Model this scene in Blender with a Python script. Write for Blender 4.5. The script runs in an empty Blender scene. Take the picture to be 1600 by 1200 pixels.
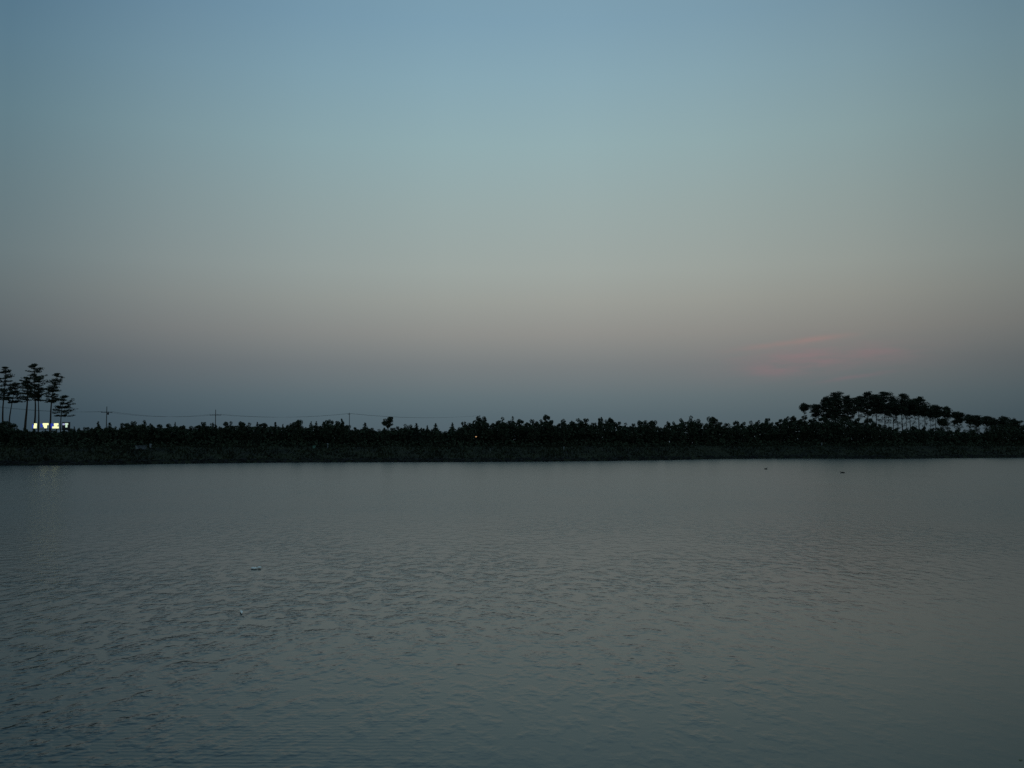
import bpy, math, random
import numpy as np
from mathutils import Vector, Matrix

# ------------------------------------------------------------------ camera, sky, exposure
scene = bpy.context.scene
F = 1504.0                 # focal length in photo pixels (1600 wide)
CAM_Z = 3.5
HORIZON = 692.0
PITCH = math.atan((HORIZON - 600.0) / F)

cam_data = bpy.data.cameras.new('camera')
cam_data.sensor_width = 36.0
cam_data.lens = 36.0 * F / 1600.0
cam_data.clip_start = 0.1
cam_data.clip_end = 20000.0
cam = bpy.data.objects.new('camera', cam_data)
scene.collection.objects.link(cam)
cam.location = (0, 0, CAM_Z)
cam.rotation_euler = (math.radians(90) + PITCH, 0, 0)
scene.camera = cam
scene.view_settings.view_transform = 'Standard'
scene.view_settings.look = 'None'
scene.view_settings.exposure = 0.0
scene.view_settings.gamma = 1.0
scene.view_settings.use_curve_mapping = False
scene.render.resolution_x = 1024
scene.render.resolution_y = 768
scene.render.filter_size = 1.7
scene.cycles.max_bounces = 6
scene.cycles.use_denoising = False

def lin(c):
    out = []
    for v in c:
        v /= 255.0
        out.append(v / 12.92 if v <= 0.04045 else ((v + 0.055) / 1.055) ** 2.4)
    return (out[0], out[1], out[2], 1.0)

world = bpy.data.worlds.new('World')
scene.world = world
world.use_nodes = True
nt = world.node_tree
nt.nodes.clear()
def nd(t, tree=None):
    return (tree or nt).nodes.new(t)
def mth(op, a, b=None, c=None, clamp=False, tree=None):
    tr = tree or nt
    n = tr.nodes.new('ShaderNodeMath'); n.operation = op; n.use_clamp = clamp
    for i, v in enumerate((a, b, c)):
        if v is None: continue
        if isinstance(v, (int, float)): n.inputs[i].default_value = v
        else: tr.links.new(v, n.inputs[i])
    return n.outputs[0]
def maprange(v, a, b, c=0.0, d=1.0, tree=None, smooth=False):
    tr = tree or nt
    n = tr.nodes.new('ShaderNodeMapRange'); n.clamp = True
    if smooth: n.interpolation_type = 'SMOOTHSTEP'
    tr.links.new(v, n.inputs[0])
    for i, x in enumerate((a, b, c, d)): n.inputs[i + 1].default_value = x
    return n.outputs[0]
def ramp(fac, stops, mode='LINEAR', tree=None):
    tr = tree or nt
    n = tr.nodes.new('ShaderNodeValToRGB')
    n.color_ramp.interpolation = mode
    el = n.color_ramp.elements
    while len(el) < len(stops): el.new(0.5)
    for e, (p, c) in zip(el, stops):
        e.position = p
    for e, (p, c) in zip(el, stops):
        e.color = c
    tr.links.new(fac, n.inputs[0])
    return n.outputs[0]

tc = nd('ShaderNodeTexCoord')
sep = nd('ShaderNodeSeparateXYZ'); nt.links.new(tc.outputs['Generated'], sep.inputs[0])
DX, DY, DZ = sep.outputs
DEG = 180.0 / math.pi
elev = mth('MULTIPLY', mth('ARCSINE', mth('MINIMUM', mth('MAXIMUM', DZ, -1.0), 1.0)), DEG)
azim = mth('MULTIPLY', mth('ARCTAN2', DX, DY), DEG)
# dusk gradient, horizon to 40 degrees, then on to the zenith
ER = 40.0
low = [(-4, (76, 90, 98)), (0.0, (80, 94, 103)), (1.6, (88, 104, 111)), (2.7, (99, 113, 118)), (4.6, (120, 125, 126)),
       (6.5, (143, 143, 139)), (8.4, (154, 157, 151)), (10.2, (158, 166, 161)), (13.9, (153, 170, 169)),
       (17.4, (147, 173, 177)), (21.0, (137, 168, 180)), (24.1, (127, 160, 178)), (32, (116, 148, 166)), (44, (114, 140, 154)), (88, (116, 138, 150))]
import bisect
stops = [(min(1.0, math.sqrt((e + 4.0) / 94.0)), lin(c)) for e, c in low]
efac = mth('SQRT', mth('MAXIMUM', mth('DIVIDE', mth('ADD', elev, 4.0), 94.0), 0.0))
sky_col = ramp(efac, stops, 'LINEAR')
az_n = mth('DIVIDE', mth('ADD', azim, 180.0), 360.0)
def azp(a): return (a + 180.0) / 360.0
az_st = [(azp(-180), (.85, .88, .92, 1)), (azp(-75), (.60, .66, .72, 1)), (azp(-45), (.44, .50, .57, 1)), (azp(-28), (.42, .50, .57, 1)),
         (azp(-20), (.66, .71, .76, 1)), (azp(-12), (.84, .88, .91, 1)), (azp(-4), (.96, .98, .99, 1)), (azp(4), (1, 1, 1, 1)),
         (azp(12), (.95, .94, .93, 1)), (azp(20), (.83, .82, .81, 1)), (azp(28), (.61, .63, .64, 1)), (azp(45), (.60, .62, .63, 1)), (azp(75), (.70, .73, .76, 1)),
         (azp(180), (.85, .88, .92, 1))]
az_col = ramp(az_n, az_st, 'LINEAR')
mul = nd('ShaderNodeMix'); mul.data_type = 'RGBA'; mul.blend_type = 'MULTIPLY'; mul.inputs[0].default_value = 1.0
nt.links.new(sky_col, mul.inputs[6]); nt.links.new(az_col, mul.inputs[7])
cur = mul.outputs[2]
# thin pink cloud streaks, low on the right
cn = nd('ShaderNodeTexNoise'); cn.inputs['Scale'].default_value = 22.0; cn.inputs['Detail'].default_value = 4.0
mp = nd('ShaderNodeMapping'); mp.inputs['Scale'].default_value = (1, 1, 5)
nt.links.new(tc.outputs['Generated'], mp.inputs[0]); nt.links.new(mp.outputs[0], cn.inputs['Vector'])
wob = maprange(cn.outputs[0], 0.34, 0.66, 0.25, 1.25)
CK = 0.72
def px_az(x): return math.degrees(math.atan((x - 800) / F))
def px_el(x, y): return math.degrees(math.atan((HORIZON - y) / math.hypot(F, x - 800)))
def streak(cur, x0, y0, x1, y1, w, col, amt):
    a0, e0, a1, e1 = px_az(x0), px_el(x0, y0), px_az(x1), px_el(x1, y1)
    ca, ce = (a0 + a1) / 2, (e0 + e1) / 2
    th = math.atan2(e1 - e0, a1 - a0); L = math.hypot(a1 - a0, e1 - e0) / 2
    u = mth('SUBTRACT', azim, ca); v = mth('SUBTRACT', elev, ce)
    p = mth('ADD', mth('MULTIPLY', u, math.cos(th) / L), mth('MULTIPLY', v, math.sin(th) / L))
    q = mth('ADD', mth('MULTIPLY', u, -math.sin(th) / w), mth('MULTIPLY', v, math.cos(th) / w))
    r2 = mth('ADD', mth('MULTIPLY', p, p), mth('MULTIPLY', q, q))
    g = mth('EXPONENT', mth('MULTIPLY', r2, -1.0))
    f = mth('MULTIPLY', mth('MULTIPLY', g, wob), amt * CK, clamp=True)
    m = nd('ShaderNodeMix'); m.data_type = 'RGBA'
    nt.links.new(f, m.inputs[0]); nt.links.new(cur, m.inputs[6]); m.inputs[7].default_value = lin(col)
    return m.outputs[2]
cur = streak(cur, 1175, 543, 1325, 523, 0.17, (164, 128, 122), 0.5)
cur = streak(cur, 1170, 580, 1330, 556, 0.50, (152, 112, 118), 0.5)
cur = streak(cur, 1130, 562, 1420, 548, 0.9, (148, 118, 122), 0.38)
cur = streak(cur, 1290, 596, 1400, 579, 0.11, (140, 106, 114), 0.5)
cur = streak(cur, 1330, 556, 1440, 548, 0.3, (136, 112, 116), 0.3)
# very soft unevenness in the haze layer
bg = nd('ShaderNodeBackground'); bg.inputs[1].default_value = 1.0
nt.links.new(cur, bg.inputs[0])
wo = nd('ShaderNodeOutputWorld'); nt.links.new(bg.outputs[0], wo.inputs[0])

# ------------------------------------------------------------------ helpers
rng = random.Random(11)
COL = scene.collection
CP, SP = math.cos(PITCH), math.sin(PITCH)
def ray(px, py):
    x = px - 800.0; up = 600.0 - py
    return Vector((x, F * CP - up * SP, F * SP + up * CP))
def at_depth(px, py, Y):
    d = ray(px, py); t = Y / d.y
    return Vector((d.x * t, Y, CAM_Z + d.z * t))
def on_z(px, py, z=0.0):
    d = ray(px, py); t = (z - CAM_Z) / d.z
    return Vector((d.x * t, d.y * t, z))

def tag(o, label=None, cat=None, group=None, kind=None):
    if label: o['label'] = label
    if cat: o['category'] = cat
    if group: o['group'] = group
    if kind: o['kind'] = kind
    return o
def empty(name, loc, rz=0.0):
    o = bpy.data.objects.new(name, None); COL.objects.link(o)
    o.location = loc; o.rotation_euler = (0, 0, rz); o.empty_display_size = 0.3
    return o

class MB:
    def __init__(s): s.v = []; s.f = []
    def add(s, vs, fs):
        b = len(s.v); s.v += [tuple(v) for v in vs]; s.f += [tuple(b + i for i in f) for f in fs]
    def box(s, c, size, rz=0.0):
        x, y, z = [k / 2 for k in size]
        R = Matrix.Rotation(rz, 3, 'Z'); c = Vector(c)
        vs = [c + R @ Vector((sx * x, sy * y, sz * z)) for sz in (-1, 1) for sy in (-1, 1) for sx in (-1, 1)]
        s.add(vs, [(0, 2, 3, 1), (4, 5, 7, 6), (0, 1, 5, 4), (2, 6, 7, 3), (0, 4, 6, 2), (1, 3, 7, 5)])
    def tube(s, pts, rad, n=7, flat=1.0):
        pts = [Vector(p) for p in pts]; rings = []
        for i, p in enumerate(pts):
            a = pts[max(0, i - 1)]; b = pts[min(len(pts) - 1, i + 1)]
            d = (b - a).normalized()
            ref = Vector((0, 0, 1)) if abs(d.z) < 0.9 else Vector((1, 0, 0))
            u = d.cross(ref).normalized(); w = u.cross(d).normalized()
            r = rad[i] if isinstance(rad, (list, tuple)) else rad
            rings.append([p + u * (math.cos(2 * math.pi * k / n) * r) + w * (math.sin(2 * math.pi * k / n) * r * flat) for k in range(n)])
        vs = [v for r in rings for v in r]; fs = []
        for i in range(len(rings) - 1):
            for k in range(n):
                fs.append((i * n + k, i * n + (k + 1) % n, (i + 1) * n + (k + 1) % n, (i + 1) * n + k))
        fs.append(tuple(range(n - 1, -1, -1))); fs.append(tuple((len(rings) - 1) * n + k for k in range(n)))
        s.add(vs, fs)
    def leaf(s, c, size, r, up=0.5):
        # one small folded leaf spray: a bent four-sided blade
        a = Vector((r.gauss(0, 1), r.gauss(0, 1), r.gauss(0, 0.6) + up)).normalized()
        b = a.cross(Vector((r.gauss(0, 1), r.gauss(0, 1), r.gauss(0, 1)))).normalized()
        n = a.cross(b) * (size * 0.18)
        l = size * r.uniform(0.7, 1.3); w = size * r.uniform(0.28, 0.5)
        c = Vector(c)
        s.add([c - a * l * 0.5, c + b * w + n, c + a * l * 0.55, c - b * w + n], [(0, 1, 2), (0, 2, 3)])
    def mesh(s, name, mat, smooth=False):
        m = bpy.data.meshes.new(name); m.from_pydata(s.v, [], s.f); m.update()
        m.materials.append(mat)
        if smooth: m.polygons.foreach_set('use_smooth', [True] * len(m.polygons))
        return m
    def build(s, name, mat, parent=None, smooth=False):
        o = bpy.data.objects.new(name, s.mesh(name, mat, smooth)); COL.objects.link(o)
        if parent: o.parent = parent
        return o

def mat_simple(name, c, rough=0.9, c2=None, scale=3.0, spec=0.2, metal=0.0):
    m = bpy.data.materials.new(name); m.use_nodes = True
    t = m.node_tree; p = t.nodes['Principled BSDF']
    p.inputs['Roughness'].default_value = rough; p.inputs['Specular IOR Level'].default_value = spec
    p.inputs['Metallic'].default_value = metal
    if c2 is None: c2 = tuple(k * 0.6 for k in c)
    co = t.nodes.new('ShaderNodeTexCoord'); no = t.nodes.new('ShaderNodeTexNoise')
    no.inputs['Scale'].default_value = scale; no.inputs['Detail'].default_value = 5
    t.links.new(co.outputs['Object'], no.inputs['Vector'])
    r = t.nodes.new('ShaderNodeValToRGB'); r.color_ramp.elements[0].position = 0.35; r.color_ramp.elements[1].position = 0.65
    r.color_ramp.elements[0].color = (*c2, 1); r.color_ramp.elements[1].color = (*c, 1)
    t.links.new(no.outputs[0], r.inputs[0]); t.links.new(r.outputs[0], p.inputs['Base Color'])
    return m
def mat_emit(name, c, st):
    m = bpy.data.materials.new(name); m.use_nodes = True
    p = m.node_tree.nodes['Principled BSDF']
    p.inputs['Base Color'].default_value = (0.05, 0.05, 0.05, 1)
    p.inputs['Emission Color'].default_value = (*c, 1); p.inputs['Emission Strength'].default_value = st
    return m

M_LEAF = mat_simple('dark_foliage', (0.045, 0.060, 0.036), 0.9, (0.024, 0.032, 0.022), 0.8, 0.1)
M_CONE = mat_simple('conifer_foliage', (0.036, 0.052, 0.034), 0.9, (0.02, 0.03, 0.022), 0.8, 0.1)
M_PINE = mat_simple('pine_foliage', (0.042, 0.056, 0.036), 0.9, (0.024, 0.032, 0.024), 0.9, 0.1)
M_BARK = mat_simple('bark', (0.05, 0.037, 0.028), 0.95, (0.025, 0.02, 0.017), 4.0, 0.1)
M_GRASS = mat_simple('bank_grass', (0.024, 0.029, 0.015), 0.95, (0.010, 0.013, 0.009), 0.35, 0.1)
M_ROCK = mat_simple('shore_rock', (0.03, 0.033, 0.034), 0.9, (0.012, 0.014, 0.015), 1.3, 0.1)
M_POLE = mat_simple('pole_concrete', (0.10, 0.10, 0.10), 0.9, (0.07, 0.07, 0.07))
M_WIRE = mat_simple('wire_metal', (0.03, 0.03, 0.03), 0.7)
M_STEEL = mat_simple('dark_steel', (0.03, 0.03, 0.035), 0.7)
M_WHITE = mat_simple('white_foam', (0.93, 0.92, 0.86), 0.7, (0.84, 0.83, 0.78), 20, 0.5)
M_PALE = mat_simple('pale_paint', (0.22, 0.25, 0.26), 0.7, (0.14, 0.16, 0.17), 8)
M_TEAL = mat_simple('green_paint', (0.10, 0.22, 0.17), 0.7, (0.07, 0.15, 0.12), 8)
M_GREY = mat_simple('grey_sheet', (0.10, 0.115, 0.13), 0.7, (0.05, 0.06, 0.07), 2.5)
M_DUCK = mat_simple('dark_feathers', (0.012, 0.012, 0.011), 0.8, (0.006, 0.006, 0.006), 9)

# ------------------------------------------------------------------ shoreline, ground, water
shore_px = [(-900, 741), (-400, 735), (0, 727.6), (100, 727.0), (200, 726), (300, 724.3), (440, 722.8), (560, 722.3), (720, 722), (850, 721.3), (930, 720.5),
            (1040, 719.0), (1120, 717.2), (1220, 716.5), (1400, 717.0), (1500, 715.8), (1600, 715.2), (2000, 713.5), (2600, 712)]
S = [on_z(x, y) for x, y in shore_px]
S_ang = [math.atan2(p.x, p.y) for p in S]; S_r = [math.hypot(p.x, p.y) for p in S]
def shore_r(a):
    return float(np.interp(a, S_ang, S_r))
def px_angle(px): return math.atan2(px - 800.0, F * CP)
GROUND_Z = 2.55
def polar(a, r, z=0.0): return Vector((math.sin(a) * r, math.cos(a) * r, z))
_p = [rng.uniform(0, 6.28) for _ in range(12)]
def wob1(a, r):
    s = a * 190.0
    return (math.sin(s * 0.31 + _p[0]) * .35 + math.sin(s * 0.83 + _p[1] + r * .05) * .25 + math.sin(s * 2.1 + _p[2] + r * .11) * .18 + math.sin(s * 5.3 + _p[3] + r * .3) * .10)
prof = [(-60, -2.2), (-25, -1.8), (-8, -1.0), (-2, -0.3), (0.0, 0.0), (0.6, 0.32), (1.4, 0.5), (2.6, 0.72), (4.2, 1.0), (6, 1.3), (8, 1.65), (10, 2.0), (12, 2.35),
        (14, 2.62), (17, 2.75), (21, 2.7), (28, GROUND_Z), (50, GROUND_Z), (90, GROUND_Z), (180, GROUND_Z), (420, 2.6), (1200, 2.7), (3000, 2.9), (9000, 3.0)]
# the far bank and land behind it, as a fan of rows that follow the shoreline; side and near rows close the pond
NA = 700
A0, A1 = math.radians(-80), math.radians(80)
vs = []; fs = []
for i in range(NA + 1):
    u = i / NA
    a = A0 + (A1 - A0) * u
    rs = shore_r(a) + 0.5 * wob1(a, 3) + 0.12 * math.sin(a * 900)
    for (t, z) in prof:
        r = rs + t
        zz = z
        if 0.5 < t < 30: zz += 0.22 * wob1(a, t * 7) * (1 if t > 4 else 0.4)
        vs.append(polar(a, r, zz))
n = len(prof)
for i in range(NA):
    for k in range(n - 1):
        fs.append((i * n + k, i * n + k + 1, (i + 1) * n + k + 1, (i + 1) * n + k))
# lake bed and the bank the camera stands on
b = len(vs)
inner = []
for i in range(NA + 1):
    inner.append(i * n)
nb = []
for j, (y, z) in enumerate([(12, -2.2), (7, -0.8), (5, 0.0), (3.2, 1.0), (1.6, 1.85), (0, 1.95), (-20, 2.1), (-400, 2.2), (-3000, 2.4)]):
    row = []
    for i in range(NA + 1):
        a = A0 + (A1 - A0) * i / NA
        u = i / NA * 2 - 1
        half = {0: 60, 1: 70, 2: 80, 3: 85, 4: 90, 5: 100, 6: 200, 7: 900, 8: 3000}[j]
        row.append(len(vs)); vs.append(Vector((u * half, y + (0.25 * math.sin(u * 40 + j) if j < 5 else 0), z)))
    nb.append(row)
prev = inner
for row in nb:
    for i in range(NA):
        fs.append((prev[i], prev[i + 1], row[i + 1], row[i]))
    prev = row
g = MB(); g.add(vs, fs)
ground = g.build('ground', M_GRASS, smooth=True)
tag(ground, kind='structure')

# water: one sheet with procedural ripples
WM = bpy.data.materials.new('pond_water'); WM.use_nodes = True
t = WM.node_tree; p = t.nodes['Principled BSDF']
p.inputs['Base Color'].default_value = (0.003, 0.019, 0.017, 1)
p.inputs['IOR'].default_value = 1.333
p.inputs['Specular IOR Level'].default_value = 0.5
geo = t.nodes.new('ShaderNodeNewGeometry')
sx = t.nodes.new('ShaderNodeSeparateXYZ'); t.links.new(geo.outputs['Position'], sx.inputs[0])
X, Y, Z = sx.outputs
def noise(scale, detail, rough, stretch, rot, off=0.0, dist=0.0):
    m = t.nodes.new('ShaderNodeMapping'); m.inputs['Scale'].default_value = stretch; m.inputs['Rotation'].default_value = (0, 0, rot)
    m.inputs['Location'].default_value = (off, off, off)
    t.links.new(geo.outputs['Position'], m.inputs[0])
    k = t.nodes.new('ShaderNodeTexNoise'); k.inputs['Scale'].default_value = scale; k.inputs['Detail'].default_value = detail
    k.inputs['Roughness'].default_value = rough; k.inputs['Distortion'].default_value = dist
    t.links.new(m.outputs[0], k.inputs['Vector'])
    return k.outputs[0]
# calm area close on the right, rippled elsewhere
s = mth('SUBTRACT', mth('SUBTRACT', Y, 12.5, tree=t), mth('MULTIPLY', X, 1.15, tree=t), tree=t)
big = noise(0.10, 3, 0.5, (1, 0.6, 1), 0.3)
s2 = mth('ADD', s, mth('MULTIPLY', mth('SUBTRACT', big, 0.5, tree=t), 14.0, tree=t), tree=t)
calm = maprange(s2, -8.0, 7.0, 0.12, 1.0, tree=t, smooth=True)
patch = maprange(noise(0.22, 3, 0.55, (0.8, 0.5, 1), 0.25, 7.0), 0.35, 0.62, 0.45, 1.15, tree=t)
amp = mth('MULTIPLY', mth('MULTIPLY', calm, patch, tree=t), mth('MULTIPLY', maprange(Y, 9.0, 24.0, 0.7, 1.0, tree=t), maprange(Y, 70.0, 130.0, 1.15, 0.25, tree=t), tree=t), tree=t)
w1 = noise(6.4, 2.5, 0.5, (1.05, 0.85, 1), 0.12, 0.0, 0.3)
w2 = noise(13.5, 2.5, 0.55, (1.0, 0.9, 1), 0.1, 3.0, 0.2)
w3 = noise(0.6, 2.0, 0.5, (0.8, 1.0, 1), 0.30, 9.0)
gate = maprange(noise(2.9, 2.5, 0.55, (1.0, 0.6, 1), 0.2, 21.0), 0.44, 0.66, 0.3, 2.0, tree=t)
h = mth('MULTIPLY', mth('ADD', mth('MULTIPLY', w1, 0.0120, tree=t), mth('MULTIPLY', w2, 0.0042, tree=t), tree=t), gate, tree=t)
h = mth('ADD', h, mth('MULTIPLY', w3, 0.007, tree=t), tree=t)
# fine parallel ripples near the bank on the left
wv = t.nodes.new('ShaderNodeTexWave'); wv.wave_type = 'BANDS'; wv.bands_direction = 'Y'
wv.inputs['Scale'].default_value = 2.6; wv.inputs['Distortion'].default_value = 4.0; wv.inputs['Detail'].default_value = 2.0; wv.inputs['Detail Scale'].default_value = 1.5
t.links.new(geo.outputs['Position'], wv.inputs['Vector'])
nearleft = mth('MULTIPLY', maprange(Y, 16.0, 9.0, 0, 1, tree=t, smooth=True), maprange(X, 1.0, -3.0, 0, 1, tree=t, smooth=True), tree=t)
h = mth('MULTIPLY', h, amp, tree=t)
h = mth('ADD', h, mth('MULTIPLY', mth('MULTIPLY', wv.outputs['Fac'], nearleft, tree=t), 0.0013, tree=t), tree=t)
bm_ = t.nodes.new('ShaderNodeBump'); bm_.inputs['Strength'].default_value = 1.0; bm_.inputs['Distance'].default_value = 1.0
t.links.new(h, bm_.inputs['Height'])
t.links.new(bm_.outputs[0], p.inputs['Normal'])
rough = maprange(Y, 8.0, 50.0, 0.10, 0.25, tree=t)
t.links.new(rough, p.inputs['Roughness'])
w = MB()
NX = 24
vsw = []; fsw = []
for i in range(NX + 1):
    for k in range(NX + 1):
        vsw.append((-420 + 840 * i / NX, -2 + 302 * k / NX, 0.0))
for i in range(NX):
    for k in range(NX):
        fsw.append((i * (NX + 1) + k, (i + 1) * (NX + 1) + k, (i + 1) * (NX + 1) + k + 1, i * (NX + 1) + k + 1))
w.add(vsw, fsw)
water = w.build('water', WM); tag(water, kind='structure')

# ------------------------------------------------------------------ bank vegetation (stuff)
gr = MB(); r = random.Random(5)
for i in range(15000):
    a = px_angle(r.uniform(-90, 1690)); tt = 1.0 + 21 * r.random() ** 0.9
    z = float(np.interp(tt, [q[0] for q in prof], [q[1] for q in prof])) - 0.05
    c = polar(a, shore_r(a) + tt, z); hh = r.uniform(0.18, 0.55) * (0.6 + 0.8 * (0.5 + 0.5 * wob1(a * 1.7, 2)))
    for q in range(3):
        d = Vector((r.gauss(0, .3), r.gauss(0, .3), 1)).normalized(); sw = r.uniform(0.05, 0.14)
        e = Vector((math.cos(r.uniform(0, 3.1)), math.sin(r.uniform(0, 3.1)), 0))
        gr.add([c - e * sw, c + e * sw, c + d * hh], [(0, 1, 2)])
tag(gr.build('bank_grass', M_GRASS), 'rough dark grass covering the far bank above the waterline', 'grass', kind='stuff')
sc_ = MB()
def lump(a, k): return 0.5 + 0.5 * math.sin(a * 61 * k + 1.3 * k) * math.sin(a * 23 * k + k)
for i in range(16000):
    a = px_angle(r.uniform(-90, 1690)); tt = 25 - 24.3 * r.random() ** 1.6
    m_ = lump(a + tt * .004, 1) * .6 + lump(a - tt * .007, 2.7) * .4
    if r.random() > m_ ** 1.5 * 1.3 * (0.35 + tt / 25): continue
    z = float(np.interp(tt, [q[0] for q in prof], [q[1] for q in prof]))
    c = polar(a, shore_r(a) + tt, z + r.random() ** 1.5 * (0.35 + 1.3 * m_) * (.5 + tt / 30))
    sc_.leaf(c, r.uniform(.25, .5), r, .6)
tag(sc_.build('bank_scrub', M_LEAF), 'low dark scrub straggling down the far bank below the trees', 'scrub', kind='stuff')
rk = MB()
for i in range(2600):
    a = px_angle(r.uniform(-90, 1690)); tt = r.uniform(-0.5, 2.2)
    z = float(np.interp(tt, [q[0] for q in prof], [q[1] for q in prof]))
    c = polar(a, shore_r(a) + tt + 0.5 * wob1(a, 3), z); sz = r.uniform(0.10, 0.32)
    vv = []
    for k in range(8):
        sgn = ((k & 1) * 2 - 1, ((k >> 1) & 1) * 2 - 1, ((k >> 2) & 1) * 2 - 1)
        vv.append(c + Vector((sgn[0] * sz * r.uniform(.5, 1.1), sgn[1] * sz * r.uniform(.5, 1), sgn[2] * sz * r.uniform(.3, .7))))
    rk.add(vv, [(0, 2, 3, 1), (4, 5, 7, 6), (0, 1, 5, 4), (2, 6, 7, 3), (0, 4, 6, 2), (1, 3, 7, 5)])
tag(rk.build('shore_rocks', M_ROCK), 'strip of dark stones along the far waterline', 'rocks', kind='stuff')

# ------------------------------------------------------------------ tree prototypes (height 1 m units scaled later)
def blob(mb, c, rx, rz, n, size, r, up=0.4):
    for _ in range(n):
        while True:
            d = Vector((r.uniform(-1, 1), r.uniform(-1, 1), r.uniform(-1, 1)))
            if 0.15 < d.length < 1: break
        k = d.length ** -0.35
        mb.leaf((c[0] + d.x * k * rx, c[1] + d.y * k * rx, c[2] + d.z * k * rz), size, r, up)
def proto_bushy(seed, style):
    r = random.Random(seed); H = 6.0
    cr = MB(); tr = MB()
    lean = Vector((r.uniform(-.3, .3), r.uniform(-.3, .3), 0))
    pts = [Vector((0, 0, -0.3)), lean * .3 + Vector((0, 0, H * .3)), lean + Vector((0, 0, H * .62)), lean * 1.3 + Vector((0, 0, H * .86))]
    tr.tube(pts, [.13, .11, .07, .03], 6)
    nb_ = {'round': 16, 'ragged': 13, 'broad': 18, 'lump': 14}[style]
    blob(cr, lean + Vector((0, 0, H * .55)), {'round': 1.25, 'ragged': .95, 'broad': 1.6, 'lump': 1.1}[style], H * .28, 260, .42, r)
    for i in range(nb_):
        f = r.uniform(0.25, 1.0); an = r.uniform(0, 6.283)
        wmax = {'round': 1.75 * math.sqrt(max(.05, 1 - (f - .5) ** 2 * 3.4)), 'ragged': 1.7 * (1.15 - f * .65), 'broad': 2.3 * (1 - (f - .5) ** 2 * 2), 'lump': 1.5 * (1.1 - .5 * f)}[style]
        rr = wmax * r.uniform(.45, 1.0)
        end = Vector((math.cos(an) * rr, math.sin(an) * rr, H * (.16 + .78 * f))) + lean * f
        st = lean * f * .7 + Vector((0, 0, H * (.16 + .78 * f) - .6 - .4 * rr))
        st.z = max(.6, st.z)
        tr.tube([st, (st + end) / 2 + Vector((0, 0, -.1)), end], [.045, .035, .015], 4)
        bs = r.uniform(.40, .78) if style != 'ragged' else r.uniform(.28, .6)
        end.z = min(end.z, H - bs * .8)
        blob(cr, end, bs, bs * r.uniform(.6, .95), int(90 * bs / .55), .26, r)
    k = 1.0
    top = lean * 1.3 + Vector((r.uniform(-.3, .3), 0, H - .45)); blob(cr, top, r.uniform(.35, .6), .42, 80, .24, r)
    if style == 'ragged':
        for q in range(2):
            an = r.uniform(0, 6.28); e = lean + Vector((math.cos(an) * .9, math.sin(an) * .4, H - r.uniform(.3, .9)))
            tr.tube([lean + Vector((0, 0, H * .7)), e], [.04, .015], 4); blob(cr, e, .33, .2, 40, .2, r)
    return cr.mesh('crown', M_LEAF), tr.mesh('trunk', M_BARK)
def proto_cone(seed):
    r = random.Random(seed); H = 6.0
    cr = MB(); tr = MB(); tr.tube([(0, 0, -.3), (0, 0, H * .5), (0, 0, H * .97)], [.12, .08, .015], 6)
    for lv in range(17):
        f = lv / 16; z = .7 + (H - .9) * f; R_ = (1.35 * (1 - f) ** .8 + .14) * r.uniform(.8, 1.12)
        nn = max(4, int(11 * (1 - f) + 6))
        for q in range(nn):
            an = r.uniform(0, 6.283); ln = R_ * r.uniform(.7, 1.1)
            for s_ in range(int(4 + ln * 11)):
                u = r.uniform(.1, 1); c = Vector((math.cos(an) * ln * u, math.sin(an) * ln * u, z - .25 * u * ln + r.gauss(0, .06)))
                cr.leaf(c, .22, r, .1)
    blob(cr, (0, 0, H - .38), .10, .38, 26, .2, r, 2)
    return cr.mesh('crown', M_CONE), tr.mesh('trunk', M_BARK)
P_B = [proto_bushy(100 + i, ['round', 'ragged', 'broad', 'lump'][i % 4]) for i in range(12)]
P_C = [proto_cone(200 + i) for i in range(4)]

def place_tree(px, ytop, wpx, kind, depth_off, seed, name, label, group, crown_mat=None):
    r = random.Random(seed)
    a = px_angle(px); R_ = shore_r(a) + depth_off
    base = polar(a, R_, GROUND_Z)
    z_top = at_depth(px, ytop, base.y).z
    H = z_top - GROUND_Z
    idx = r.randrange(12)
    me = P_C[seed % 4] if kind == 'c' else P_B[idx]
    wm = wpx / F * base.y
    bw = {'c': 2.5}.get(kind, [3.9, 3.4, 4.6, 3.4][idx % 4])
    sxy = wm / bw * (1.3 if kind != 'c' else 1.75)
    e = empty(name, base, r.uniform(0, 6.28)); e.scale = (sxy, sxy, H / 6.0)
    tag(e, label, 'tree', group)
    for nm, m in (('crown', me[0]), ('trunk', me[1])):
        o = bpy.data.objects.new(nm, m); COL.objects.link(o); o.parent = e
    return e

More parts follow.
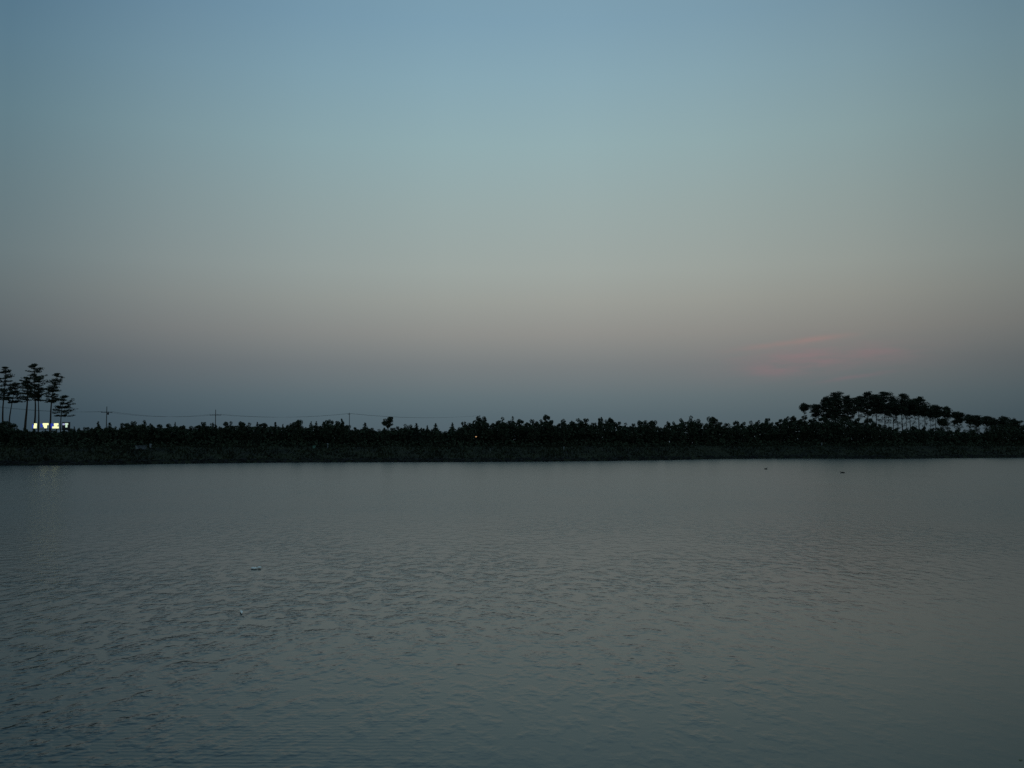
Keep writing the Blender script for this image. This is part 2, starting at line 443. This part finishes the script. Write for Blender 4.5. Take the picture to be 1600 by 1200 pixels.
# treeline: (x, top y, width px, kind) read off the skyline.  b bushy, c conical
row = [(-6,660,20,'b'),(7,658,20,'b'),(20,661,14,'b'),(31,671,14,'b'),(42,668,12,'b'),(56,672,16,'b'),(72,673,16,'b'),(88,672,14,'b'),(103,671,12,'b'),
 (112,669,12,'b'),(118,666,7,'c'),(126,668,10,'b'),(137,667,13,'b'),(147,668,10,'b'),(155,658,11,'c'),(165,668,9,'b'),(173,660,13,'c'),(184,666,9,'b'),
 (195,661,12,'b'),(208,658,17,'b'),(225,656,11,'b'),(238,661,10,'b'),(250,663,14,'b'),(263,662,12,'b'),(275,659,6,'c'),(287,664,13,'b'),(300,665,12,'b'),
 (312,664,11,'b'),(320,659,12,'b'),(333,660,15,'b'),(346,666,9,'b'),(355,659,13,'b'),(363,658,11,'b'),(378,658,14,'b'),(392,660,12,'b'),(403,659,9,'c'),
 (413,661,16,'b'),(431,659,11,'c'),(443,662,7,'c'),(455,661,13,'b'),(466,656,15,'b'),(478,667,10,'b'),(487,658,9,'c'),(495,658,9,'c'),(503,665,9,'b'),
 (509,656,12,'b'),(517,655,11,'b'),(529,657,12,'b'),(535,653,7,'b'),(543,664,12,'b'),(556,667,11,'b'),(563,670,10,'b'),(571,660,13,'c'),(581,668,12,'b'),
 (592,670,11,'b'),(602,668,11,'b'),(614,668,12,'b'),(623,666,10,'b'),(633,662,11,'b'),(642,663,10,'b'),(651,661,12,'c'),(660,668,9,'b'),(668,664,9,'c'),(675,670,10,'b'),
 (681,661,12,'c'),(689,673,9,'b'),(697,673,12,'b'),(707,660,10,'c'),(716,667,11,'b'),(724,658,12,'b'),(735,660,14,'b'),(747,650,16,'b'),(758,650,13,'b'),
 (771,661,12,'b'),(778,656,12,'b'),(786,651,12,'b'),(795,657,11,'b'),(802,650,8,'b'),(812,655,13,'b'),(824,660,12,'b'),(833,655,14,'b'),(843,655,13,'b'),
 (853,648,13,'b'),(862,656,13,'b'),(873,661,12,'b'),(881,654,11,'b'),(892,657,13,'b'),(904,653,17,'b'),(915,653,16,'b'),(927,660,12,'b'),(938,651,9,'b'),
 (947,655,10,'b'),(955,652,15,'b'),(967,658,10,'b'),(977,660,11,'b'),(989,661,11,'b'),(999,657,11,'b'),(1007,656,11,'b'),(1019,657,15,'b'),(1032,668,11,'b'),
 (1043,658,11,'b'),(1053,658,10,'b'),(1065,653,13,'b'),(1080,649,13,'b'),(1090,654,13,'b'),(1101,664,10,'b'),(1112,651,17,'b'),(1124,659,11,'b'),
 (1136,661,11,'b'),(1148,657,10,'b'),(1160,659,11,'b'),(1171,657,12,'b'),(1183,656,12,'b'),(1197,653,14,'b'),(1208,664,10,'b'),(1218,654,14,'b'),(1228,650,14,'b'),(1241,649,16,'b'),
 (1256,649,15,'b'),(1270,653,15,'b'),(1286,651,17,'b'),(1302,652,17,'b'),(1320,652,17,'b'),(1338,652,17,'b'),(1353,653,15,'b'),(1367,660,14,'b'),(1382,664,15,'b'),(1398,668,14,'b'),(1413,669,14,'b'),
 (1427,665,14,'b'),(1441,666,13,'b'),(1455,668,13,'b'),(1468,667,14,'b'),(1481,668,13,'b'),(1494,670,13,'b'),(1507,671,12,'b'),(1518,671,11,'b'),(1530,675,8,'b'),(1541,669,12,'b'),
 (1552,664,13,'b'),(1564,662,14,'b'),(1577,660,15,'b'),(1589,662,13,'b'),(1600,663,14,'b')]
ORD = ['first', 'second', 'third', 'fourth', 'fifth', 'sixth', 'seventh', 'eighth', 'ninth', 'tenth', 'eleventh', 'twelfth', 'thirteenth', 'fourteenth', 'fifteenth', 'sixteenth', 'seventeenth', 'eighteenth', 'nineteenth', 'twentieth']
marks = [(80, 'the lit sign'), (167, 'the left power pole'), (337, 'the middle power pole'), (546, 'the right power pole'), (744, 'the orange lamp'),
         (970, 'the middle of the far bank'), (1196, 'the small bird'), (1385, 'the grove centre')]
marks = [m for m in marks if m[0] not in (970, 1385)]
def row_label(i, x, kind):
    desc = {'b': 'dark bushy tree', 'c': 'pointed conifer'}[kind]
    xm, nm = min(marks, key=lambda m: abs(m[0] - x))
    same = [q for q in row if q[3] == kind and min(marks, key=lambda m: abs(m[0] - q[0]))[0] == xm]
    if x >= xm:
        n_ = sum(1 for q in same if xm <= q[0] <= x); side = 'right'
    else:
        n_ = sum(1 for q in same if x <= q[0] < xm); side = 'left'
    return n_, f"{desc} in the far treeline, {ORD[n_ - 1] if n_ <= 20 else 'twenty-' + ORD[n_ - 21]} to the {side} of {nm}"
for i, (x, yt, wp, k) in enumerate(row):
    n_, lb = row_label(i, x, k)
    place_tree(x, yt, wp * 1.12, k, 24 + 9 * ((i * 7) % 5) / 4, 300 + i, 'pine_tree' if k == 'b' else 'conifer_tree', lb, 'low trees of the far treeline')

# undergrowth filling the wood between and beneath the tree crowns
ug = MB(); r = random.Random(8)
xs_ = [q[0] for q in row]; ys_ = [q[1] for q in row]
for i in range(60000):
    px = r.uniform(-40, 1640); a = px_angle(px); off = r.uniform(26, 36)
    R_ = shore_r(a) + off; base = polar(a, R_, GROUND_Z)
    yt = float(np.interp(px, xs_, ys_)); H = at_depth(px, yt, base.y).z - GROUND_Z
    u_ = r.random() ** 1.35; z = GROUND_Z + H * 0.82 * u_
    ug.leaf((base.x, base.y, z), r.uniform(.45, .75) * (1.6 - .7 * u_), r, .4)
tag(ug.build('undergrowth', M_LEAF), 'dense dark undergrowth filling the wood beneath the treeline', 'undergrowth', kind='stuff')

# the round tree on a bare stem
def lollipop():
    Yd = 205.0; p0 = at_depth(606, 692, Yd); base = Vector((p0.x, Yd, GROUND_Z))
    e = empty('round_tree', base); r = random.Random(41)
    zt = at_depth(606, 650.5, Yd).z - GROUND_Z; zb = at_depth(606, 668, Yd).z - GROUND_Z; hw = 10.5 / F * Yd
    tr = MB(); cr = MB()
    tr.tube([(0, 0, -.2), (.1, 0, zb * .6), (0, 0, zb), (.05, 0, (zt + zb) / 2)], [.16, .13, .10, .05], 7)
    for k in range(24):
        an = k * 2.4 + r.uniform(-.4, .4); f = r.uniform(.05, .95); rr = hw * .72 * math.sqrt(1 - (2 * f - 1) ** 2 * .8) * r.uniform(.7, 1)
        c = Vector((math.cos(an) * rr, math.sin(an) * rr, zb + (zt - zb) * (f * .85 + .05)))
        tr.tube([(0, 0, zb - .3), c], [.05, .02], 4)
        blob(cr, c, .42, .34, 75, .20, r)
    cr.build('crown', M_LEAF, e); tr.build('trunk', M_BARK, e)
    tag(e, 'round-crowned tree on a bare stem standing above the treeline, right of the right power pole', 'tree')
lollipop()

# ------------------------------------------------------------------ tall pines
def tall_pine(px, ytop, ybot, hwl, hwr, Yd, label, group, seed, name='tall_pine', rad=0.2, layers=9, lean=0.0, dens=1.0, style='tier'):
    r = random.Random(seed)
    base = Vector((at_depth(px, 690, Yd).x, Yd, GROUND_Z))
    e = empty(name, base)
    zt = at_depth(px, ytop, Yd).z - GROUND_Z; zb = at_depth(px, ybot, Yd).z - GROUND_Z
    m = Yd / F; hl, hr = hwl * m, hwr * m
    tr = MB(); cr = MB()
    lx = lean * m
    def axis(z): return Vector((lx * (z / zt) ** 2 + .12 * math.sin(z * .5 + seed), .1 * math.cos(z * .4 + seed), z))
    zs = [-.3] + [zt * k / 8 for k in range(1, 9)]
    tr.tube([axis(max(z, 0)) if z > 0 else Vector((.12 * math.sin(seed), .1 * math.cos(seed), z)) for z in zs], [rad * (1.2 - 1.05 * k / 8) for k in range(9)], 7)
    ga = r.uniform(0, 6.28); W = int(layers * (1.25 if style == 'tier' else 1.4)) + 1
    for Wi in range(W):
        f0 = (Wi + r.uniform(-.45, .45)) / (W - 1); wf = r.uniform(.55, 1.15)
        sway = Vector((r.gauss(0, .12 if style == 'tier' else .30) * hl, r.gauss(0, .2) * hl, 0)) * (1 if 0 < Wi < W - 1 else .3)
        for q in range(r.choice((4, 5, 6)) if style == 'tier' else r.choice((5, 6, 7, 8))):
            f = min(max(f0 + r.gauss(0, .018 if style == 'tier' else .05), 0), 1)
            z = zb + (zt - zb) * (0.02 + .96 * f)
            if style == 'tier': env = min(1.30 * (1 - f) ** .75 + .16, .8 + 1.2 * f)
            else: env = math.sqrt(max(.08, 1 - (2 * f - .8) ** 2 * .66))
            an = q * 1.2 + ga + Wi * 2.1 + r.uniform(-.5, .5)
            ca = math.cos(an); hw = hr if ca > 0 else hl
            ln = min(env * wf * r.uniform(.6, 1.2) * 1.08, 1.22)
            ex, ey = ca * ln * hw + sway.x, math.sin(an) * ln * (hl + hr) / 2 + sway.y
            reach = math.hypot(ex, ey)
            o_ = axis(z); rise = r.uniform(-.05, .45) * reach * (1 if style == 'tier' else .5)
            end = o_ + Vector((ex, ey, rise))
            tr.tube([o_, o_ + Vector((ex * .5, ey * .5, rise * .2)), end], [.05, .035, .012], 4)
            n_p = 3 + int(reach * 1.7)
            for s_ in range(n_p):
                u = .2 + .8 * (s_ + 1) / n_p + r.uniform(-.08, .05)
                jz = r.gauss(.04, .05 if style == 'tier' else .16)
                c = o_ + Vector((ex * u + r.gauss(0, .12), ey * u + r.gauss(0, .12), rise * u * u + jz))
                br = r.uniform(.20, .44) * (m / .12)
                blob(cr, c, br * r.uniform(.9, 1.4), br * (r.uniform(.2, .42) if style == 'tier' else r.uniform(.25, .8)), int((14 if style == 'tier' else 11) * min(dens, 1.3)), .19 * (m / .12), r, .25)
    if style == 'flat':
        for L in range(34 if px > 1475 else 15):      # half-bare limbs drooping under the crown
            z = zb * (1 - .45 * r.random() ** 2.2); an = r.uniform(0, 6.28); ln = r.uniform(.25, .8) * hl
            o_ = axis(z); end = o_ + Vector((math.cos(an) * ln, math.sin(an) * ln, r.uniform(-.5, .9)))
            tr.tube([o_, (o_ + end) / 2 + Vector((0, 0, .1)), end], [.04, .03, .012], 4); blob(cr, end, .45, .35, 16, .26, r, .4)
        for L in range(5):      # tufts of new growth on the crown top
            an = r.uniform(0, 6.28); ln = r.uniform(0, .7) * (hl + hr) / 2
            c = axis(zt) + Vector((math.cos(an) * ln, math.sin(an) * ln * .6, -.35 - ln * ln * .3)); blob(cr, c, .28, .5, 22, .24, r, 1.2)
    blob(cr, axis(zt) - Vector((0, 0, .3)), .3, .35, 40, .22, r)
    cr.build('crown', M_PINE, e); tr.build('trunk', M_BARK, e)
    tag(e, label, 'pine tree', group)
    return e
G1 = 'tall pines on the left edge'
tall_pine(4, 573, 627, 20, 13, 186, 'tall pine cut by the left edge of the photo', G1, 1, rad=.19)
tall_pine(13.5, 600, 631, 7, 21, 190, 'pine with a thin trunk, second of the tall pines from the left edge', G1, 2, rad=.17, layers=6, lean=6)
tall_pine(39.5, 590, 626, 13, 10, 185, 'thick-trunked pine just left of the tallest pine', G1, 3, rad=.26, layers=7)
tall_pine(53, 569, 622, 19, 15, 188, 'tallest pine, rising above the lit sign', G1, 4, rad=.19, layers=11, lean=-2)
tall_pine(58.5, 592, 628, 12, 13, 193, 'slim pine trunk close against the right side of the tallest pine', G1, 5, rad=.16, layers=6)
tall_pine(76, 584, 630, 12, 16, 187, 'pine with a ragged top leaning right, over the sign\'s second character', G1, 6, rad=.20, layers=9, lean=10)
tall_pine(93, 619, 651, 11, 19, 192, 'shortest pine at the right end of the tall left group', G1, 7, rad=.14, layers=7, lean=6)

G2 = 'pines of the grove on the right'
grove = [ # px, top, crown bottom, half widths, distance, label
 (1257, 633, 641, 7, 8, 262, 'small flat-topped pine at the left end of the right grove', .12, 4, 1.0),
 (1275, 633, 650, 9, 10, 262, 'low spreading pine, second from the left end of the right grove', .14, 6, 1.0),
 (1292, 622, 654, 11, 14, 262, 'dense pine on the left shoulder of the widest clump in the right grove', .17, 8, 1.7),
 (1306, 614, 654, 14, 16, 258, 'widest dense pine of the right grove with a small knob on top', .22, 10, 2.0),
 (1326, 620, 655, 14, 14, 260, 'dense pine on the right shoulder of the widest clump in the right grove', .18, 9, 1.9),
 (1343, 621, 641, 10, 11, 268, 'pine with a flat left-pointing top, right of the widest clump', .15, 6, 1.2),
 (1357, 614, 648, 15, 14, 266, 'high pine with a pointed tip in the middle of the right grove', .17, 8, 1.5),
 (1370, 619, 645, 11, 12, 270, 'pine wedged between the two highest crowns of the right grove', .15, 7, 1.4),
 (1383, 614, 646, 13, 13, 266, 'high pine with a small loop-shaped tip, above the bare trunks', .17, 8, 1.6),
 (1396, 622, 645, 9, 9, 272, 'pine with a low top in the dip of the right grove skyline', .13, 6, 1.3),
 (1410, 617, 646, 12, 11, 268, 'pine with a slanting tip above the brightest gap between trunks', .16, 7, 1.5),
 (1423, 627, 648, 10, 10, 274, 'pine with a flat top left of the spiky crown', .14, 6, 1.4),
 (1437, 622, 648, 14, 17, 270, 'spiky-topped pine leading down the right slope of the grove', .17, 8, 1.5),
 (1463, 635, 652, 12, 12, 280, 'round-crowned pine just below the spiky-topped one', .14, 6, 1.5),
 (1481, 637, 650, 8, 6, 286, 'narrow pine with a small tufted top, right of the round-crowned one', .12, 5, 1.2),
 (1474, 656, 664, 8, 7, 276, 'low pine crown tucked under the round-crowned pine', .11, 4, 1.3),
 (1497, 645, 660, 9, 12, 290, 'two-tiered pine in the right grove, left of the twin small crowns', .14, 6, 1.3),
 (1516, 650, 661, 6, 7, 298, 'left one of the twin small pine crowns', .12, 5, 1.3),
 (1527, 651, 663, 7, 8, 300, 'right one of the twin small pine crowns', .12, 5, 1.4),
 (1542, 652, 662, 6, 7, 304, 'small pine with a pointed tip, left of the last gap', .12, 4, 1.3),
 (1552, 655, 664, 7, 6, 304, 'small rounded pine right beside the pointed one by the last gap', .12, 4, 1.3),
 (1569, 653, 664, 9, 9, 306, 'small arched pine crown in the right grove next to the last gap', .12, 5, 1.3),
 (1585, 657, 668, 9, 10, 300, 'low rounded pine closing the right grove by the right edge', .12, 5, 1.6)]
for i, (px, yt, yb, hl, hr, Yd, lb, rd, ly, dn) in enumerate(grove):
    tall_pine(px, yt, yb, hl, hr, Yd, lb, G2, 40 + i, 'grove_pine', rd, ly, 0, dn, 'flat')
for i, (px, yt, yb, hl, hr, Yd, lb) in enumerate([
        (1389, 634, 648, 5, 5, 282, 'slim pine showing its bare trunk left of the brightest gap'),
        (1402, 634, 648, 5, 5, 284, 'slim pine showing its bare trunk within the brightest gap'),
        (1417, 634, 648, 5, 6, 284, 'slim pine showing its bare trunk right of the brightest gap'),
        (1446, 636, 650, 6, 6, 286, 'slim bare-trunked pine under the spiky crown\'s right side'),
        (1455, 642, 652, 5, 5, 290, 'slim bare-trunked pine left of the round crown')]):
    tall_pine(px, yt, yb, hl, hr, Yd, lb, G2, 80 + i, 'grove_pine', .09, 4, 0, .9, 'flat')

# ------------------------------------------------------------------ power poles and lines
poles = [(-44, 629, 285, None), (167, 635, 316, 'left power pole, tallest of those behind the treeline'),
         (337, 640, 347, 'middle power pole with a wide crossarm behind the treeline'),
         (546, 645, 392, 'right power pole, narrow, its crossarm seen nearly end on'),
         (749.5, 648.5, 420, 'faint power pole tip poking above the trees over the orange lamp')]
pos = []
for i, (px, yt, Yd, lb) in enumerate(poles):
    top = at_depth(px, yt, Yd); pos.append((top.x, top.y, top.z))
arm_dirs = []
for i in range(len(pos)):
    a = Vector(pos[max(0, i - 1)][:2]); b = Vector(pos[min(len(pos) - 1, i + 1)][:2])
    d = (b - a).normalized(); arm_dirs.append(Vector((d.y, -d.x)))
arm_half = [1.6, 1.7, 2.0, .9, .9]
arm_dirs[2] = Vector((1, 0.2)).normalized(); arm_dirs[1] = Vector((1, .3)).normalized()
arm_z = []
for i, (x, y, z) in enumerate(pos):
    az_ = z - (2.0 if i in (1, 2) else .6); arm_z.append(az_)
    if poles[i][3] is None: lb = 'power pole beyond the left edge of the photo'
    else: lb = poles[i][3]
    e = empty('power_pole', (x, y, GROUND_Z), math.atan2(arm_dirs[i].y, arm_dirs[i].x))
    tag(e, lb, 'power pole', 'power poles behind the treeline')
    m = MB(); m.tube([(0, 0, -.3), (0, 0, (z - GROUND_Z) * .5), (0, 0, z - GROUND_Z)], [.19, .16, .11], 8); m.build('pole', M_POLE, e)
    m = MB(); m.box((0, -.18, az_ - GROUND_Z), (arm_half[i] * 2, .12, .14)); m.build('crossarm', M_STEEL, e)
    for k in (-1, 0.35, 1):
        m = MB(); m.tube([(k * arm_half[i] * .93, -.18, az_ - GROUND_Z + .07), (k * arm_half[i] * .93, -.18, az_ - GROUND_Z + .2), (k * arm_half[i] * .93, -.18, az_ - GROUND_Z + .32)], [.05, .09, .04], 8)
        m.build('insulator', M_PALE, e)
    if i == 1:
        m = MB(); m.tube([(.42, .1, az_ - GROUND_Z - .75), (.42, .1, az_ - GROUND_Z - .68), (.42, .1, az_ - GROUND_Z + .0), (.42, .1, az_ - GROUND_Z + .05)], [.2, .27, .27, .15], 10); m.build('transformer', M_STEEL, e)
for k in (-1, 0.35, 1):
    m = MB(); pts = []
    for i in range(len(pos) - 1):
        A = Vector((pos[i][0], pos[i][1], arm_z[i] + .34)) + Vector((arm_dirs[i].x, arm_dirs[i].y, 0)) * (k * arm_half[i] * .93)
        B = Vector((pos[i + 1][0], pos[i + 1][1], arm_z[i + 1] + .34)) + Vector((arm_dirs[i + 1].x, arm_dirs[i + 1].y, 0)) * (k * arm_half[i + 1] * .93)
        sag = 1.3 if i else 1.0
        for s_ in range(14):
            u = s_ / 14; q = A.lerp(B, u); q.z -= 4 * sag * u * (1 - u); pts.append(q)
    pts.append(B)
    m.tube(pts, .018, 5)
    o = m.build('power_line', M_WIRE)
    tag(o, {-1: 'thin sagging power line on the left ends of the crossarms', 0.35: 'thin sagging power line on the middle insulators of the crossarms', 1: 'thin sagging power line on the right ends of the crossarms'}[k], 'power line', 'parallel power lines')

# ------------------------------------------------------------------ lit sign behind the trees
YS = 181.0; ms = YS / F
def spx(px, py):
    q = at_depth(px, py, YS); return q.x, q.z
sx0, sz0 = spx(79, 671)
sign = empty('lit_sign', (sx0, YS, GROUND_Z))
tag(sign, 'lit sign of four glowing white-yellow characters behind the trees under the tall left pines', 'sign')
M_LIT = mat_emit('sign_glow_yellow', (0.97, 1.0, 0.5), 1.15)
M_LIT2 = mat_emit('sign_glow_white', (0.55, 0.72, 0.55), 1.0)
M_BLUE = mat_emit('sign_glow_blue', (0.03, 0.06, 0.55), 0.6)
M_PW = mat_emit('sign_glow_pale', (0.35, 0.38, 0.6), 0.9)
m = MB()
wd = (108 - 49) * ms
m.box((0, .12, spx(79, 670.4)[1] - GROUND_Z), (wd, .15, .12))
for k in (-.46, -.15, .15, .46):
    hh = spx(79, 670.4)[1] - GROUND_Z - .06
    m.box((k * wd, .12, hh / 2), (.14, .14, hh))
m.build('frame', M_STEEL, sign)
def char(rects, mat, name='character', yoff=0.0, parent=sign, th=.14):
    m = MB()
    for (x0, y0, x1, y1) in rects:
        ax, az_ = spx(x0, y0); bx, bz = spx(x1, y1)
        m.box(((ax + bx) / 2 - sx0, yoff, (az_ + bz) / 2 - GROUND_Z), (abs(bx - ax), th, abs(az_ - bz)))
    return m.build(name, mat, parent)
c1 = char([(53.6, 661.5, 57.3, 664.6), (52.8, 664.6, 57.0, 669.2)], M_LIT); char([(50.4, 663, 52.7, 669)], M_BLUE, 'side_glow_box', parent=c1)  # blue fringe left of the character, built as a glowing box
c2 = char([(67, 661.2, 75.6, 664.2), (68, 664.2, 73.2, 666.8), (69.2, 666.8, 73, 669)], M_LIT); char([(63.5, 662, 66.9, 667.5)], M_BLUE, 'side_glow_box', parent=c2)
c3 = char([(84.5, 661.4, 91, 664.8), (85.2, 664.8, 89, 666.3), (82, 666.3, 91.5, 669.3)], M_LIT); char([(79.5, 661.8, 84.4, 666.2), (79.8, 666.4, 81.9, 669)], M_BLUE, 'side_glow_box', parent=c3)
c4 = char([(101.8, 661.2, 106.2, 663.6), (102.5, 663.6, 105, 667.8)], M_LIT2); char([(98, 661.6, 100.8, 664.2)], M_PW, 'side_glow_box', parent=c4)
char([(96.5, 659.5, 108.6, 672)], M_STEEL, 'back_panel', yoff=.2, th=.1)

# ------------------------------------------------------------------ small things on the bank
def bank_point(px, py):
    # march along the pixel's ray until it meets the bank profile
    d = ray(px, py); d /= math.hypot(d.x, d.y)
    a = math.atan2(d.x, d.y); rs = shore_r(a)
    for k in range(600):
        tt = k * .1; z = CAM_Z + d.z * (rs + tt)
        if z <= float(np.interp(tt, [q[0] for q in prof], [q[1] for q in prof])) + .03: break
    tt = min(tt, 19.0)
    return polar(a, rs + tt, float(np.interp(tt, [q[0] for q in prof], [q[1] for q in prof])) + .0)
# lamp
bl = polar(px_angle(744), shore_r(px_angle(744)) + 20.5, 2.6)
zl = at_depth(744, 681, bl.y).z
lamp = empty('lamp_post', bl)
tag(lamp, 'small lamp post with an orange light glowing low in the middle of the treeline', 'lamp post')
m = MB(); m.tube([(0, .12, -.3), (0, .12, zl - bl.z + .05), (0, .06, zl - bl.z + .16), (0, -.02, zl - bl.z + .18)], [.04, .035, .03, .03], 6); m.build('post', M_STEEL, lamp)
m = MB(); m.tube([(0, -.02, zl - bl.z + .1), (0, -.02, zl - bl.z + .04), (0, -.02, zl - bl.z - .10)], [.1, .15, .17], 10); m.build('lamp_shade', M_STEEL, lamp)
m = MB(); m.tube([(0, -.02, zl - bl.z + .0), (0, -.02, zl - bl.z - .1), (0, -.02, zl - bl.z - .2), (0, -.02, zl - bl.z - .26)], [.05, .12, .12, .04], 10); m.build('bulb', mat_emit('lamp_orange', (1.0, .55, .25), .8), lamp)
def post(px, py, h, lb, w_=.16, mt=None):
    q = bank_point(px, py + 2); e = empty('marker_post', q); tag(e, lb, 'marker post', 'pale marker posts on the far bank')
    m = MB(); m.tube([(0, 0, -.2), (0, 0, h * .8)], [w_ * .5, w_ * .5], 8); m.build('post', mt or M_PALE, e)
    m = MB(); m.tube([(0, 0, h * .8), (0, 0, h * .9), (0, 0, h)], [w_ * .7, w_ * .8, w_ * .35], 8); m.build('cap', mt or M_PALE, e)
post(235, 698, .75, 'stubby pale marker post beside the low grey box on the left bank', .34)
post(512, 697, .8, 'slim pale marker post right of the small green box', .26)
post(881, 700, .55, 'pale marker post on the bank, right of the orange lamp', .2)
post(766, 702, .4, 'very small marker post nearest the orange lamp', .14)
post(1284, 694, .8, 'pale marker post on the bank below the widest pine clump', .24)
post(1456, 695, .5, 'small pale marker post on the right part of the bank', .18)
q = bank_point(220, 702); e = empty('equipment_box', q); tag(e, 'low grey box with pale left end panel on the left part of the bank', 'box')
m = MB(); m.box((0, 0, .32), (1.7, .8, .6)); m.build('body', M_GREY, e)
m = MB(); m.box((0, 0, .66), (1.8, .9, .07)); m.build('lid', M_GREY, e)
m = MB(); m.box((-.6, -.415, .33), (.38, .02, .5)); m.build('panel', M_PALE, e)
q = bank_point(491, 701); e = empty('green_box', q); tag(e, 'small green box on the bank left of the slim pale post', 'box')
m = MB(); m.box((0, 0, .28), (.5, .4, .5)); m.build('body', M_TEAL, e)
m = MB(); m.box((0, 0, .56), (.56, .46, .06)); m.build('lid', M_TEAL, e)

# ------------------------------------------------------------------ on the water
def bird(px, py, L, rz, lb):
    q = on_z(px, py); e = empty('waterbird', q, rz); tag(e, lb, 'bird')
    m = MB(); k = L
    m.tube([(-.52 * k, 0, .16 * k), (-.42 * k, 0, .12 * k), (-.25 * k, 0, .08 * k), (0, 0, .07 * k), (.22 * k, 0, .09 * k), (.34 * k, 0, .15 * k), (.38 * k, 0, .24 * k), (.41 * k, 0, .32 * k), (.48 * k, 0, .335 * k), (.53 * k, 0, .32 * k)],
           [.015 * k, .06 * k, .14 * k, .19 * k, .17 * k, .10 * k, .06 * k, .075 * k, .065 * k, .03 * k], 12)
    o = m.build('body', M_DUCK, e, True)
    b2 = MB(); b2.tube([(.53 * k, 0, .315 * k), (.58 * k, 0, .30 * k), (.64 * k, 0, .295 * k)], [.028 * k, .022 * k, .012 * k], 8, .5); b2.build('bill', M_DUCK, e, True)
    for s_ in (-1, 1):
        wv_ = MB(); wv_.tube([(.2 * k, s_ * .16 * k, .13 * k), (0, s_ * .19 * k, .15 * k), (-.25 * k, s_ * .13 * k, .17 * k), (-.48 * k, s_ * .04 * k, .19 * k)], [.03 * k, .075 * k, .05 * k, .01 * k], 8, .8)
        wv_.build('wing', M_DUCK, e, True)
bird(1316.5, 739.3, .56, math.pi - .15, 'dark waterbird side-on with its head to the left, floating on the right')
bird(1196.5, 733.3, .6, -1.1, 'small dark waterbird seen end on, floating farther off')
q = on_z(400, 889); q.z = -0.012; e = empty('foam_scrap', q); e.scale = (1.25, 2.2, 1.5)
tag(e, 'white lumpy scrap of foam floating on the left, the larger pale speck', 'litter')
m = MB(); m.tube([(-.115, .03, .022), (-.08, .0, .026), (-.045, -.01, .024), (-.01, -.03, .026), (.035, -.02, .026)], [.016, .034, .030, .040, .020], 9, .6); m.build('slab', M_WHITE, e, True)
m = MB(); m.tube([(.025, .02, .028), (.05, .02, .034), (.085, .03, .03), (.10, .04, .02)], [.016, .032, .030, .014], 9, .6); m.build('flap', M_WHITE, e, True)
q = on_z(377.5, 957.5)
m = MB(); m.tube([(-.05, .16, .012), (-.035, .09, .02), (0, 0, .022), (.022, -.08, .024), (.035, -.13, .012)], [.008, .013, .018, .02, .008], 8, .8)
o = m.build('foam_strip', M_WHITE, smooth=True); o.location = q; o.scale = (1.3, 1.2, 1.2)
tag(o, 'thin white strip floating diagonally, the smaller and nearer pale speck on the left', 'litter')
q = on_z(1595, 1188)
m = MB(); m.tube([(-.02, 0, .004), (0, .004, .007), (.02, 0, .005)], [.004, .010, .003], 7, .4)
o = m.build('floating_leaf', mat_simple('yellow_green_leaf', (.25, .3, .14), .6), smooth=True); o.location = q
tag(o, 'tiny pale green leaf floating in the bottom right corner', 'leaf')
